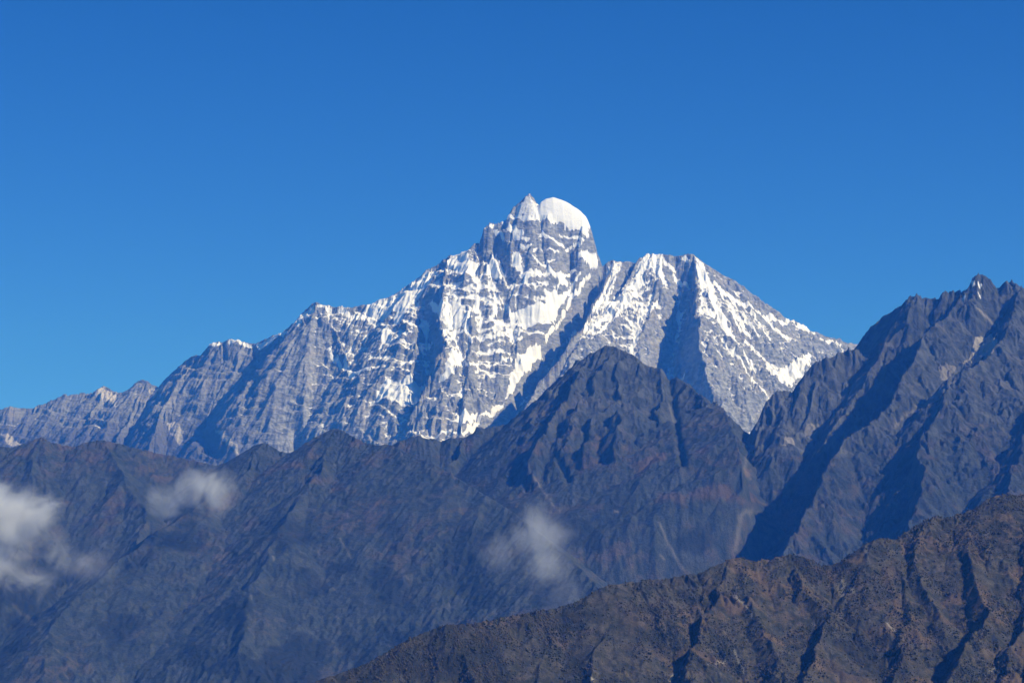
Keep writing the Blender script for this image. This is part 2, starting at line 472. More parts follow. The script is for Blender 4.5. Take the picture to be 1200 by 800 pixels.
    fields = [
        [(604, 246), (609, 237), (614, 230), (621, 223), (634, 240), (636, 250), (630, 256), (625, 249), (619, 255), (613, 248), (608, 252)],
        [(624, 251), (630, 236), (648, 229), (668, 236), (692, 250), (690, 278), (681, 272), (668, 264), (656, 258), (642, 253)],
        [(676, 296), (688, 288), (697, 293), (704, 306), (700, 312), (687, 305)],
        [(522, 304), (530, 298), (546, 296), (557, 304), (562, 318), (558, 323), (545, 319), (530, 313)],
        [(602, 288), (609, 288), (613, 308), (607, 312), (600, 308)],
        [(580, 296), (586, 305), (591, 322), (588, 327), (574, 322), (568, 317), (572, 309)],
        [(438, 466), (444, 452), (455, 438), (466, 441), (477, 435), (490, 444), (498, 455), (490, 467), (474, 469), (456, 468)],
        [(447, 383), (462, 380), (461, 390), (452, 401), (446, 398)],
        [(345, 378), (358, 361), (368, 353), (367, 364), (356, 371), (347, 381)],
        [(604, 426), (606, 412), (618, 406), (634, 403), (635, 415), (621, 427), (612, 440), (600, 456), (592, 463), (596, 440)],
        [(514, 443), (524, 421), (528, 410), (540, 411), (546, 424), (535, 431), (523, 441)],
        [(527, 494), (537, 485), (543, 476), (550, 483), (562, 477), (560, 485), (545, 491)],
        [(540, 500), (560, 487), (576, 474), (592, 463), (588, 472), (570, 484), (556, 497), (520, 512)],
        [(664, 397), (672, 387), (700, 371), (715, 354), (725, 342), (733, 349), (729, 362), (711, 371), (690, 385)],
        [(690, 371), (700, 345), (707, 325), (715, 309), (722, 303), (729, 307), (723, 322), (716, 340), (706, 353), (696, 366)],
        [(747, 311), (755, 301), (765, 297), (779, 298), (777, 310), (765, 315), (755, 319), (744, 323)],
        [(729, 339), (742, 327), (752, 323), (756, 330), (742, 339), (731, 342)],
        [(813, 298), (823, 308), (831, 325), (839, 345), (851, 375), (864, 398), (868, 404), (857, 396), (845, 376), (832, 351), (820, 336)],
        [(819, 354), (828, 359), (839, 365), (836, 371), (822, 364)],
        [(906, 428), (915, 430), (926, 424), (940, 417), (954, 414), (946, 426), (936, 441), (928, 448), (918, 439)],
        [(500, 352), (512, 352), (540, 350), (545, 375), (528, 380), (520, 372)],
        [(590, 356), (610, 360), (652, 350), (650, 366), (630, 371), (600, 366)],
        [(640, 338), (652, 336), (660, 348), (650, 362), (640, 360)],
    ]
    fields += [[(420, 360), (445, 351), (465, 343), (485, 329), (500, 316), (513, 311), (502, 330), (486, 347), (470, 359), (452, 367), (430, 367)],
               [(604, 372), (616, 360), (640, 362), (648, 352), (655, 352), (650, 368), (634, 372), (612, 376)]]
    lines = [
        ([(244, 404), (262, 400)], 2.4), ([(272, 398), (300, 403), (318, 395), (334, 388)], 2.8),
        ([(371, 355), (388, 359)], 1.4), ([(400, 359), (422, 372), (436, 372), (448, 366), (462, 346), (485, 331)], 3.5),
        ([(385, 405), (396, 421), (408, 430), (414, 440)], 2.2), ([(405, 418), (416, 408)], 1.6),
        ([(400, 430), (420, 436), (432, 430)], 2.0), ([(495, 335), (480, 352), (465, 368)], 4.0),
        ([(545, 425), (560, 422), (580, 423), (600, 417)], 1.7), ([(568, 263), (590, 259), (600, 252)], 2.0),
        ([(600, 252), (625, 253), (645, 254), (668, 258)], 2.0), ([(600, 262), (612, 268)], 3.0), ([(612, 330), (618, 320), (632, 318)], 3),
        ([(560, 345), (545, 380), (552, 395)], 2.5), ([(585, 350), (575, 372)], 2.5), ([(600, 385), (640, 388)], 2.0),
        ([(560, 372), (620, 376), (650, 372)], 1.8), ([(520, 385), (560, 392), (610, 392)], 1.8), ([(500, 312), (492, 330), (478, 345)], 3.0),
        ([(845, 340), (862, 350), (885, 361), (905, 373), (916, 377), (930, 375)], 2.4), ([(934, 379), (952, 388)], 1.4),
        ([(874, 398), (892, 418), (908, 432), (922, 446)], 1.8), ([(880, 420), (886, 432)], 1.4), ([(862, 375), (870, 384)], 1.6),
        ([(645, 428), (662, 412), (668, 400)], 1.8), ([(775, 300), (790, 312)], 3.0), ([(800, 300), (806, 306)], 2.5),
        ([(790, 318), (798, 330), (806, 336)], 1.8), ([(752, 360), (745, 395), (738, 410)], 2.5), ([(770, 310), (776, 325)], 2.5),
        ([(625, 300), (640, 306), (650, 300)], 1.6), ([(640, 275), (660, 285)], 1.6),
        ([(480, 500), (500, 508), (530, 500)], 1.6),
        ([(596, 265), (606, 272), (618, 276)], 2.5), ([(610, 283), (622, 284)], 2.0), ([(634, 272), (648, 280), (660, 284)], 2.2), ([(655, 268), (672, 276), (684, 280)], 1.8),
        ([(640, 292), (655, 294)], 1.6), ([(612, 316), (640, 313), (655, 320), (662, 330)], 3.0), ([(664, 287), (680, 283)], 1.8), ([(640, 340), (668, 345)], 2.5), ([(580, 268), (590, 276)], 2.0),
        ([(690, 318), (672, 345), (655, 372), (640, 395)], 2.0), ([(680, 318), (660, 350)], 1.5), ([(655, 345), (640, 375)], 2.0), ([(675, 312), (655, 330), (648, 345)], 1.5),
        ([(838, 330), (850, 350), (866, 372), (880, 392)], 1.5), ([(858, 352), (872, 372), (890, 392)], 1.3), ([(880, 364), (895, 385), (905, 400)], 1.3), ([(900, 374), (918, 392), (935, 402)], 1.2),
        ([(850, 400), (870, 425), (890, 452), (903, 470)], 1.4), ([(872, 410), (880, 430)], 1.4), ([(930, 380), (955, 392), (985, 402)], 1.1), ([(770, 350), (755, 372), (742, 380)], 1.6), ([(745, 345), (720, 372), (700, 388)], 1.8), ([(800, 440), (795, 460)], 2.0),
    ]
    paint = np.zeros(M.X.shape, f32)
    for q, p in enumerate(fields): paint[M.inside(p, 0, jx, jy)] = 0.50 if q == 0 else 1.0
    for p, w in lines: paint = np.maximum(paint, 1.15 * M.near(p, w, jx, jy))
    paint = np.clip(paint, 0, 1) * fr
    capm = np.zeros(M.X.shape, f32)
    for p in fields[1:2]: capm[M.inside([(627, 254), (629, 236), (648, 215), (675, 225), (702, 248), (694, 276), (681, 271), (668, 263), (656, 257), (642, 253)])] = 1.0
    capm[M.inside([(598, 256), (604, 238), (621, 220), (634, 242), (632, 256)]) & (capm == 0)] = 0.30
    calm = 1 - 0.75 * np.clip(paint, 0, 1)
    near_top = 1 - np.exp(-np.maximum(0, (1.0 - fr)) * 3) * 0
    calmbig = 1 - 0.15 * sstep(400, 330, M.PX)
    calmleft = 1 - 0.55 * sstep(400, 330, M.PX)
    M.gully(330, 4, 22, 31, gain=0.55, mask=fr * (1 - capm) * calmbig, sharp=0.7)
    # beds of rock: ledges that dip gently, so snow lies on them
    s = M.H + (0.06 + 0.22 * sstep(620, 380, M.PX)) * M.X + 150 * fbm(M.X, M.H * 0.6, 1300, 3, 61) + 0.15 * M.Y
    led = np.zeros_like(M.H)
    dip = 1 - 0.75 * sstep(690, 760, M.PX)
    for T, A, sd_ in ((175, 32, 1), (88, 13, 2), (41, 5, 3)):
        ph = s / T + 0.9 * noise(M.X / 420, M.H / 260, 70 + sd_)
        fpart = ph - np.floor(ph)
        led += A * np.where(fpart < 0.72, fpart / 0.72, (1 - fpart) / 0.28 ) * (0.6 + 0.8 * np.clip(0.5 + noise(M.X / 350, M.H / 160, 80 + sd_), 0, 1))
    led *= 0.2 + 0.9 * sstep(-0.3, 0.3, fbm(M.X, M.H * 1.4, 380, 3, 77))
    M.H -= (led * dip * fr * (1 - capm)).astype(f32)
    M.gully(70, 2, 5.5, 37, gain=0.6, mask=fr * (1 - capm) * (0.4 + 0.6 * (1 - dip)) * calmleft, sharp=0.6)
    rough = 26 * (ridged(M.X, M.H * 0.9 + M.Y * 0.6, 150, 4, 91) - 0.45) + 10 * fbm(M.X, M.H + M.Y, 45, 3, 95)
    rough += 34 * (ridged(M.X, M.H * 0.7, 85, 4, 191) - 0.45) * np.exp(-((M.PX - 630) / 75) ** 2 - ((M.PY - 300) / 42) ** 2)
    M.H += 5 * capm * fbm(M.X, M.Y * 0.3, 220, 2, 197)
    M.H += (rough * calm * calmleft * (1 - capm) * np.where(fr > 0, 0.35 + 0.65 * fr, 0.35)).astype(f32)
    # where snow lies: ledges and gentler ground, more with height
    def nz_(H):
        gy, gx = np.gradient(H, M.ys, M.xs)
        return (1 / np.sqrt(1 + gx * gx + gy * gy)).astype(f32)
    def blur(H, n):
        for ax in (0, 1):
            for _ in range(2):
                p = [(0, 0), (0, 0)]; p[ax] = (n + 1, n)
                c = np.cumsum(np.pad(H, p, mode='edge').astype(np.float64), axis=ax)
                H = (np.take(c, range(2 * n + 1, c.shape[ax]), axis=ax) - np.take(c, range(0, c.shape[ax] - 2 * n - 1), axis=ax)) / (2 * n + 1)
        return H
    kf = nz_(M.H); ks = nz_(blur(M.H, max(1, int(round(3 / RES)))))
    k = 0.4 * kf + 0.6 * ks                                 # how level the ground is
    bias = np.full(M.X.shape, -0.30, f32)
    def blob(cx, cy, rx, ry, v):
        nonlocal bias
        bias += (v * np.exp(-((M.PX - cx) / rx) ** 2 - ((M.PY - cy) / ry) ** 2)).astype(f32)
    blob(590, 350, 105, 62, 0.50); blob(440, 385, 65, 45, 0.36); blob(500, 330, 40, 30, 0.2); blob(735, 350, 65, 45, 0.36); blob(850, 370, 45, 60, 0.24)
    blob(560, 430, 60, 40, 0.2); blob(455, 470, 40, 40, 0.16); blob(640, 280, 60, 34, 0.28); blob(50, 485, 130, 50, -0.4); bias -= (0.6 * sstep(490, 520, M.PY) * sstep(430, 380, M.PX)).astype(f32); blob(930, 420, 50, 40, 0.1); blob(540, 495, 50, 20, 0.2)
    blob(270, 450, 110, 90, -0.25); blob(655, 358, 26, 26, 0.35); blob(625, 320, 40, 22, 0.12); blob(765, 330, 50, 40, 0.15)
    snow = 0.5 + (k - 0.60) * 2.0 + bias + 0.24 * fbm(M.X, M.H * 1.3, 240, 4, 121)
    hollow = blur(M.H, max(1, int(round(5 / RES)))) - M.H                # drifts in hollows, bare ribs
    snow += (0.016 * np.clip(hollow, -9, 16) - 0.055).astype(f32)
    snow = np.maximum(snow, paint * 1.2)
    M.att['snow'] = np.clip(snow, 0, 1.2)
    sc = np.zeros(M.X.shape, f32)
    for p, v in [([(193, 495), (203, 492), (215, 500), (214, 520), (205, 512)], .8), ([(252, 500), (262, 502), (275, 518), (282, 530), (276, 528), (262, 514)], .9),
                 ([(110, 458), (122, 449), (136, 462), (136, 474), (126, 470)], .9), ([(0, 503), (12, 510), (27, 516), (18, 521), (8, 520)], .7), ([(174, 456), (186, 452), (182, 462), (176, 464)], .7),
                 ([(425, 450), (435, 480), (437, 520), (425, 515), (424, 480)], .35), ([(395, 460), (410, 470), (412, 490), (396, 485)], .25), ([(520, 470), (540, 478), (530, 495), (515, 500)], .3),
                 ([(855, 415), (880, 430), (900, 455), (905, 470), (880, 450)], .35)]:
        sc[M.inside(p, 0, jx, jy)] = v
    M.att['scree'] = sc * fr
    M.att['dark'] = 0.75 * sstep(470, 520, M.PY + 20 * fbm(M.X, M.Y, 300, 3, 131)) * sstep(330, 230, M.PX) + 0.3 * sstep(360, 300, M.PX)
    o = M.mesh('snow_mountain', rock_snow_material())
    tag(o, 'high grey rock mountain streaked with snow, white domed summit on top', 'mountain', 'structure')
snow_mountain()

def finish(R, **att):
    for k in ('dark', 'rock', 'rust', 'scree', 'snow'):
        R.att[k] = att.get(k, 0.0)

# ------------------------------------------------------------------ right massif
def right_massif():
    R = Range(950, 4000, 9100, 13900, 5.0, 5.0, 15200)
    R.warp(45, 260, 13)
    KN = [(860, 13300), (930, 13400), (1000, 13400), (1060, 13100), (1150, 13000), (1200, 12950), (1400, 12800)]
    top = [(990, 411), (1000, 408), (1008, 402), (1012, 396), (1020, 385), (1030, 375), (1040, 367), (1055, 358), (1065, 348), (1075, 344), (1085, 347), (1100, 350),
           (1105, 343), (1115, 339), (1130, 338), (1135, 337), (1142, 324), (1147, 319), (1153, 321), (1160, 327), (1167, 336), (1172, 335), (1178, 328),
           (1185, 328), (1193, 332), (1200, 338), (1230, 330), (1280, 345), (1350, 330), (1420, 370)]
    R.ridge(sil(top, KN, 1.7), 1.5, 1.25)
    def kd(px): return float(np.interp(px, [k[0] for k in KN], [k[1] for k in KN]))
    def rib(pts, g, sl, sr, back=0, **kw):
        R.ridge(crest(pts, kd(pts[0][0]) - back, g), sl, sr, warped=True, **kw)
    # the two blocky spurs on the left
    KB = [(880, 12750), (1010, 12950)]
    R.ridge(sil([(944, 434), (955, 422), (965, 417), (975, 416), (985, 412), (1000, 408)], KB), 1.6, 1.5)
    def block(pts, g, sl, sr, back=0):
        R.ridge(crest(pts, float(np.interp(pts[0][0], [880, 1010], [12750, 12950])) - back, g), sl, sr, warped=True)
    block([(972, 416), (960, 440), (950, 470), (937, 500), (926, 526), (920, 550)], 1.25, 0.95, 2.6)
    block([(1000, 408), (990, 440), (976, 470), (958, 505), (940, 535)], 1.3, 1.0, 1.6)
    block([(952, 430), (940, 450), (930, 475), (918, 500), (908, 525)], 1.3, 1.0, 2.0)
    block([(926, 456), (910, 458), (896, 468), (890, 490), (886, 525), (884, 550)], 1.2, 0.9, 3.0)
    # diagonal spurs, upper right to lower left
    rib([(1075, 345), (1062, 372), (1040, 400), (1018, 430), (1004, 460), (985, 490), (968, 520)], 1.15, 1.0, 1.15)
    rib([(1128, 340), (1110, 368), (1086, 390), (1068, 425), (1050, 460), (1028, 492), (990, 510), (974, 545), (955, 580), (938, 612), (915, 650)], 0.66, 0.75, 2.2)
    rib([(1147, 320), (1142, 345), (1130, 352), (1122, 365)], 1.2, 1.2, 2.0)
    spur = crest([(1195, 335), (1184, 375), (1168, 405), (1145, 424), (1112, 444), (1108, 465), (1096, 490), (1078, 513), (1079, 550), (1072, 600), (1060, 650)], kd(1195), 0.60)
    R.ridge(spur[:7], 0.62, 1.0, warped=True); R.ridge(spur[6:], 0.62, 2.4, warped=True)
    rib([(1078, 430), (1062, 480), (1040, 505), (1020, 530), (1005, 570), (985, 620), (970, 660)], 0.72, 0.8, 2.0, 430)
    rib([(1200, 420), (1175, 470), (1150, 520), (1125, 580), (1110, 640)], 0.62, 0.6, 0.9, 500)
    rib([(1270, 345), (1230, 440), (1190, 540), (1170, 640)], 0.55, 0.6, 0.9)
    rib([(1020, 590), (1000, 610), (985, 640), (975, 665)], 0.6, 0.8, 1.6, 1700)
    R.project()
    fr = R.front()
    R.gully(240, 4, 14, 41, gain=0.52, mask=0.25 + 0.75 * fr, sharp=0.7)
    R.H += 18 * (ridged(R.X, R.H * 0.8 + R.Y * 0.6, 130, 5, 141) - 0.45) + 5 * fbm(R.X, R.H + R.Y, 30, 3, 145)
    jx = 2 * fbm(R.X, R.Y, 40, 3, 151); jy = 2 * fbm(R.X, R.Y, 40, 3, 155)
    sc = np.zeros(R.X.shape, f32)
    for p, v in [([(1144, 396), (1166, 394), (1170, 402), (1160, 414), (1140, 424), (1128, 428), (1138, 412)], .8), ([(1100, 425), (1120, 426), (1118, 438), (1104, 446)], .45),
                 ([(945, 495), (960, 492), (955, 505), (942, 508)], .4), ([(920, 512), (930, 512), (932, 522), (918, 522)], .6)]:
        sc[R.inside(p, 0, jx, jy)] = v
    sc = np.maximum(sc, 0.6 * R.near([(1145, 362), (1160, 372), (1174, 384)], 1.2)); sc = np.maximum(sc, 0.3 * R.near([(1118, 445), (1085, 470), (1050, 495)], 2.5))
    sn = np.zeros(R.X.shape, f32)
    for p in [[(1138, 333), (1142, 330), (1143, 335), (1139, 337)], [(1145, 332), (1149, 329), (1151, 334), (1148, 337)], [(1129, 338), (1136, 336), (1134, 339)],
              [(1126, 350), (1132, 348), (1130, 352)], [(1145, 343), (1150, 344), (1149, 347)]]:
        sn[R.inside(p)] = 0.9
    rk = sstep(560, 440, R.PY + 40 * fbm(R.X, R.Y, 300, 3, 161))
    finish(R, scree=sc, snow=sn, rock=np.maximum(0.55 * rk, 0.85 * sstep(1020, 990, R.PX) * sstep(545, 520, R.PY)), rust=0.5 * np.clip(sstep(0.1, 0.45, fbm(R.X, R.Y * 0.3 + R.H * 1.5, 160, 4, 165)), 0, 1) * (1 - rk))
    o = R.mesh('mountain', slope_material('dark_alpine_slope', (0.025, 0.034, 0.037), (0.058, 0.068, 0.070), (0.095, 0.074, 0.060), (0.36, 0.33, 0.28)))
    tag(o, 'dark rocky mountain with jagged crest rising at the right edge', 'mountain', 'structure')
right_massif()

# ------------------------------------------------------------------ dark peak in the middle
def middle_peak():
    R = Range(-1350, 1500, 9000, 13500, 5.0, 5.0, 14800)
    R.warp(85, 240, 23)
    KN = [(380, 12900), (500, 12950), (600, 13000), (715, 13000), (800, 12700), (850, 12250), (868, 11800), (880, 11400), (890, 11100)]
    top = [(380, 540), (420, 530), (455, 522), (470, 515), (490, 509), (505, 513), (517, 516), (530, 512), (545, 511), (556, 505), (560, 500), (575, 500), (600, 495), (620, 488), (630, 474), (638, 462), (645, 455), (655, 441), (665, 436),
           (675, 424), (690, 415), (700, 409), (712, 404), (718, 404), (730, 411), (742, 416), (750, 422), (760, 427), (775, 431), (783, 437), (790, 441), (800, 446), (808, 450), (815, 457), (822, 463),
           (832, 472), (840, 470)]
    R.ridge(sil(top[:-9], KN), 1.0, 0.82, 90, 0.25)
    R.ridge(sil(top[-10:], KN), 3.0, 0.85, 90, 0.25)
    def kd(px): return float(np.interp(px, [k[0] for k in KN], [k[1] for k in KN]))
    def rib(pts, g, sl, sr, back=0, **kw):
        R.ridge(crest(pts, kd(pts[0][0]) - back, g), sl, sr, warped=True, **kw)
    # rocky ribs of the upper peak, each with a shaded left side
    rib([(662, 436), (648, 466), (626, 498), (612, 516)], 0.82, 0.9, 1.2)
    rib([(692, 414), (668, 452), (655, 474), (630, 512), (622, 530)], 0.77, 0.9, 1.7)
    rib([(716, 404), (708, 430), (694, 452), (672, 490), (664, 520)], 0.78, 0.8, 1.2)
    rib([(728, 410), (724, 445), (716, 470), (702, 488), (686, 520)], 0.74, 0.75, 1.8)
    rib([(752, 424), (748, 450), (735, 470), (731, 492)], 0.78, 0.8, 1.4)
    rib([(735, 470), (722, 500), (715, 530)], 0.76, 0.8, 1.4, 540)
    rib([(775, 431), (776, 460), (770, 495), (764, 525)], 0.74, 0.8, 1.8)
    rib([(800, 446), (806, 475), (808, 505), (812, 530)], 0.74, 1.1, 1.8)
    rib([(826, 466), (832, 495), (840, 530), (850, 570)], 0.70, 2.6, 1.6)
    # the smooth lower slope, tilted to the right, and its edge above the side valley
    rib([(600, 496), (590, 530), (575, 575), (560, 620)], 0.55, 0.5, 0.8)
    rib([(545, 512), (540, 530), (520, 545), (500, 552)], 0.6, 0.8, 1.6)
    R.ridge(line([(840, 470, 12350), (850, 480, 12200), (862, 510, 11800), (869, 540, 11600), (871, 570, 11500), (868, 600, 11430), (863, 640, 11370), (856, 700, 11300)]), 4.5, 0.42)
    R.project()
    fr = R.front()
    R.gully(260, 5, 11, 51, gain=0.52, mask=(0.25 + 0.75 * fr) * R.patchy(600, 651), sharp=0.7)
    R.gully(60, 2, 3.6, 57, gain=0.6, mask=(0.2 + 0.8 * fr) * R.patchy(400, 653), sharp=0.7, warp=0.4)
    R.H += (6 + 9 * sstep(540, 490, R.PY)) * (ridged(R.X, R.H * 0.8 + R.Y * 0.6, 110, 5, 241) - 0.45) + 4 * fbm(R.X, R.H + R.Y, 30, 3, 245)
    R.H -= 28 * R.near([(783, 437), (788, 465), (793, 500), (800, 540)], 4) + 30 * R.near([(655, 535), (662, 548), (666, 560)], 4)
    sc = np.zeros(R.X.shape, f32)
    for pl, w, v in [([(614, 537), (625, 560), (640, 580), (655, 598)], 1.3, .5), ([(784, 470), (789, 490)], 1.5, .4), ([(772, 612), (784, 635), (800, 665)], 1.5, .5),
                     ([(655, 535), (662, 548)], 1.2, .6), ([(875, 535), (872, 550), (880, 560)], 2, .4), ([(720, 597), (724, 598)], 1.5, .8),
                     ([(880, 597), (868, 604), (866, 618), (862, 640)], 3, .5), ([(774, 650), (778, 654)], 1.5, .6)]:
        sc = np.maximum(sc, v * R.near(pl, w))
    rk = sstep(520, 470, R.PY + 30 * fbm(R.X, R.Y, 300, 3, 261))
    ru = sstep(0.12, 0.5, fbm(R.X, R.Y * 0.4 + R.H, 190, 4, 265)) * sstep(500, 520, R.PY) * sstep(640, 560, R.PY)
    finish(R, scree=0.6 * sc, rock=0.45 * rk, rust=0.8 * ru, dark=0.7 * sstep(0.05, 0.25, fbm(R.X + 0.4 * R.Y, R.H * 1.2 - 0.4 * R.X, 300, 5, 271)) * sstep(540, 640, R.PY))
    o = R.mesh('mountain', slope_material('dark_scrub_slope', (0.028, 0.038, 0.040), (0.062, 0.072, 0.071), (0.105, 0.075, 0.056), (0.30, 0.28, 0.24)))
    tag(o, 'dark pointed peak standing in front of the snow mountain', 'mountain', 'structure')
middle_peak()

# ------------------------------------------------------------------ long dark ridge on the left
def left_ridge():
    R = Range(-3900, 1400, 8300, 13300, 5.5, 5.5, 14300)
    R.warp(60, 320, 33)
    KN = [(-150, 12900), (200, 12900), (392, 12500), (600, 11300), (720, 10200)]
    top = [(-150, 515), (-80, 530), (-20, 520), (0, 523), (15, 524), (30, 518), (42, 513), (48, 512), (58, 516), (70, 520), (85, 523), (95, 520), (108, 516), (120, 515), (135, 518), (150, 522), (165, 525), (190, 531), (215, 536),
           (235, 541), (255, 545), (272, 538), (285, 530), (298, 522), (308, 518), (316, 520), (325, 527), (335, 531), (345, 528), (358, 520), (370, 514), (380, 506), (388, 502), (394, 501), (403, 505), (412, 511), (425, 517), (440, 521),
           (455, 520), (470, 527), (500, 540), (525, 552), (550, 568), (580, 586), (610, 606), (640, 630), (680, 665), (720, 705)]
    R.ridge(sil(top, KN), 0.9, 0.62)
    def kd(px): return float(np.interp(px, [k[0] for k in KN], [k[1] for k in KN]))
    def rib(pts, g, sl, sr, back=0, **kw):
        R.ridge(crest(pts, kd(pts[0][0]) - back, g), sl, sr, warped=True, **kw)
    rib([(46, 513), (38, 550), (30, 600), (10, 660)], 0.54, 0.6, 0.75)
    rib([(120, 516), (150, 560), (170, 600), (160, 640), (140, 700), (120, 760)], 0.52, 0.55, 0.68)
    rib([(308, 519), (280, 560), (235, 590), (190, 620), (150, 650), (100, 690), (60, 740)], 0.50, 0.5, 0.7)
    rib([(392, 502), (370, 560), (330, 620), (300, 680), (280, 760), (270, 820)], 0.52, 0.55, 0.66)
    rib([(394, 503), (430, 560), (470, 620), (500, 680), (520, 740), (530, 800)], 0.53, 0.6, 0.66)
    rib([(440, 522), (500, 590), (560, 650), (600, 700)], 0.54, 0.6, 0.62)
    R.project()
    fr = R.front()
    R.gully(230, 5, 8.0, 61, gain=0.55, mask=(0.25 + 0.75 * fr) * R.patchy(700, 661), sharp=0.7)
    R.gully(62, 2, 3.6, 67, gain=0.6, mask=(0.2 + 0.8 * fr) * R.patchy(400, 663), sharp=0.7, warp=0.4)
    R.H += 7 * (ridged(R.X, R.H * 0.8 + R.Y * 0.6, 90, 5, 341) - 0.45) + 4 * fbm(R.X, R.H + R.Y, 28, 3, 345)
    sc = np.zeros(R.X.shape, f32)
    rg = np.random.default_rng(5)
    for _ in range(14):                                     # small pale landslips
        x, y = rg.uniform(20, 560), rg.uniform(600, 790)
        sc = np.maximum(sc, rg.uniform(.3, .8) * R.near([(x, y), (x + rg.uniform(1, 3), y + rg.uniform(2, 5))], 1.1))
    sc = np.maximum(sc, .25 * R.near([(15, 705), (35, 725), (55, 745)], 2)); sc = np.maximum(sc, .5 * R.near([(398, 630), (412, 652)], 1.2))
    ru = sstep(0.12, 0.5, fbm(R.X, R.Y * 0.4 + R.H, 200, 4, 365)) * sstep(720, 560, R.PY)
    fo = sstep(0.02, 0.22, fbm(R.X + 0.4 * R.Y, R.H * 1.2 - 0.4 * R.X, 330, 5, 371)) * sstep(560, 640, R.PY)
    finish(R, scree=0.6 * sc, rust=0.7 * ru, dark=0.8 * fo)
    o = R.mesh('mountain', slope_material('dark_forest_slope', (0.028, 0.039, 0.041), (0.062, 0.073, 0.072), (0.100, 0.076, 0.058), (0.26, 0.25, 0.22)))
    tag(o, 'long dark brown mountain ridge filling the lower left', 'mountain', 'structure')
left_ridge()

# ------------------------------------------------------------------ brown ridge in front
def front_ridge():
    R = Range(-700, 2300, 4300, 6350, 2.3, 2.5, 7000)
    R.warp(24, 130, 43)
    KN = [(300, 5300), (520, 5500), (700, 5700), (880, 5900), (1000, 5900), (1100, 6050), (1200, 6100), (1500, 6200)]
    top = [(250, 850), (300, 830), (350, 805), (380, 794), (410, 784), (440, 771), (460, 760), (480, 748), (500, 739), (515, 733), (530, 731), (560, 730), (590, 722), (620, 717), (650, 712), (680, 702), (695, 693), (705, 688), (720, 684), (740, 681), (770, 678), (800, 674),
           (825, 670), (835, 664), (845, 658), (855, 654), (865, 653), (880, 656), (895, 655), (905, 656), (912, 651), (925, 649), (940, 651), (950, 656), (958, 663), (968, 662), (982, 659), (1000, 652), (1010, 642), (1020, 633), (1030, 630), (1045, 631),
           (1060, 629), (1066, 627), (1075, 618), (1085, 608), (1095, 605), (1110, 606), (1122, 603), (1135, 597), (1147, 592), (1158, 584), (1168, 579), (1180, 577), (1192, 580), (1200, 579), (1230, 570), (1300, 545), (1400, 530), (1500, 540)]
    R.ridge(sil(top, KN), 0.8, 0.60)
    def kd(px): return float(np.interp(px, [k[0] for k in KN], [k[1] for k in KN]))
    def rib(pts, g, sl, sr, back=0, **kw):
        R.ridge(crest(pts, kd(pts[0][0]) - back, g), sl, sr, warped=True, **kw)
    rib([(520, 733), (540, 760), (560, 800), (570, 840)], 0.5, 0.6, 0.7)
    rib([(640, 714), (645, 745), (635, 780), (620, 830)], 0.53, 0.6, 0.75)
    rib([(735, 682), (720, 720), (700, 760), (690, 820)], 0.53, 0.6, 0.75)
    rib([(855, 655), (842, 690), (825, 725), (812, 760), (800, 810)], 0.50, 0.55, 1.4)
    rib([(862, 654), (875, 700), (900, 740), (920, 790), (930, 840)], 0.52, 0.6, 0.8)
    rib([(925, 650), (945, 690), (975, 720), (960, 745), (945, 790), (930, 830)], 0.50, 0.55, 1.05)
    rib([(1040, 631), (1050, 660), (1062, 700), (1065, 730), (1050, 770), (1040, 820)], 0.53, 0.55, 0.85)
    rib([(1090, 607), (1075, 640), (1070, 665), (1090, 700), (1100, 720)], 0.55, 0.6, 0.9)
    rib([(1140, 596), (1135, 640), (1150, 690), (1160, 720), (1130, 760), (1100, 810)], 0.50, 0.55, 1.2)
    rib([(1190, 580), (1200, 640), (1215, 700), (1190, 750), (1170, 810)], 0.53, 0.55, 0.85)
    rib([(1290, 548), (1270, 640), (1250, 740), (1240, 820)], 0.5, 0.5, 1.0)
    R.project()
    fr = R.front()
    R.gully(120, 5, 5.5, 71, gain=0.55, mask=(0.25 + 0.75 * fr) * R.patchy(300, 671), sharp=0.7)
    R.H += (5.5 * (ridged(R.X, R.H * 0.8 + R.Y * 0.6, 60, 4, 441) - 0.45) * sstep(560, 760, R.PX) + 2.2 * fbm(R.X, R.H + R.Y, 12, 3, 445)).astype(f32)
    sc = np.zeros(R.X.shape, f32)
    for pl, w, v in [([(789, 785), (785, 794)], 1.3, 1.0), ([(885, 725), (872, 705), (862, 694)], 1.3, .4), ([(1000, 690), (985, 680), (988, 700)], 3, .3), ([(1040, 730), (1058, 745)], 1.5, .5),
                     ([(830, 780), (850, 770)], 1.4, .4), ([(860, 760), (872, 785)], 1.4, .4), ([(1155, 790), (1175, 770)], 1.5, .3), ([(692, 794), (695, 796)], 1.3, .7), ([(1015, 645), (1018, 660)], 1.5, .2)]:
        sc = np.maximum(sc, v * R.near(pl, w))
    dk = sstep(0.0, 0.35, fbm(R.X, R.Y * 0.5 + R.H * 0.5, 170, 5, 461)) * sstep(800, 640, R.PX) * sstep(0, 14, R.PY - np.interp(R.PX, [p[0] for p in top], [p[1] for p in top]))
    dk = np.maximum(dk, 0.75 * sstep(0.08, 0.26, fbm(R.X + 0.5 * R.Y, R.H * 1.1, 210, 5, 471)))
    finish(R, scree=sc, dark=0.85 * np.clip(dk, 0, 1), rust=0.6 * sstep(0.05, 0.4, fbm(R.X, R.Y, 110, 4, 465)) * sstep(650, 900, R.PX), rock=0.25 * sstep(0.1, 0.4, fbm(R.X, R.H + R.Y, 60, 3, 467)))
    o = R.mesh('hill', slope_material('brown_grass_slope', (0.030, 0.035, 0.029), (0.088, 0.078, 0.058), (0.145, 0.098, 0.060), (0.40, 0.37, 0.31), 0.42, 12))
    tag(o, 'brown craggy ridge rising to the right along the bottom', 'hill', 'structure')
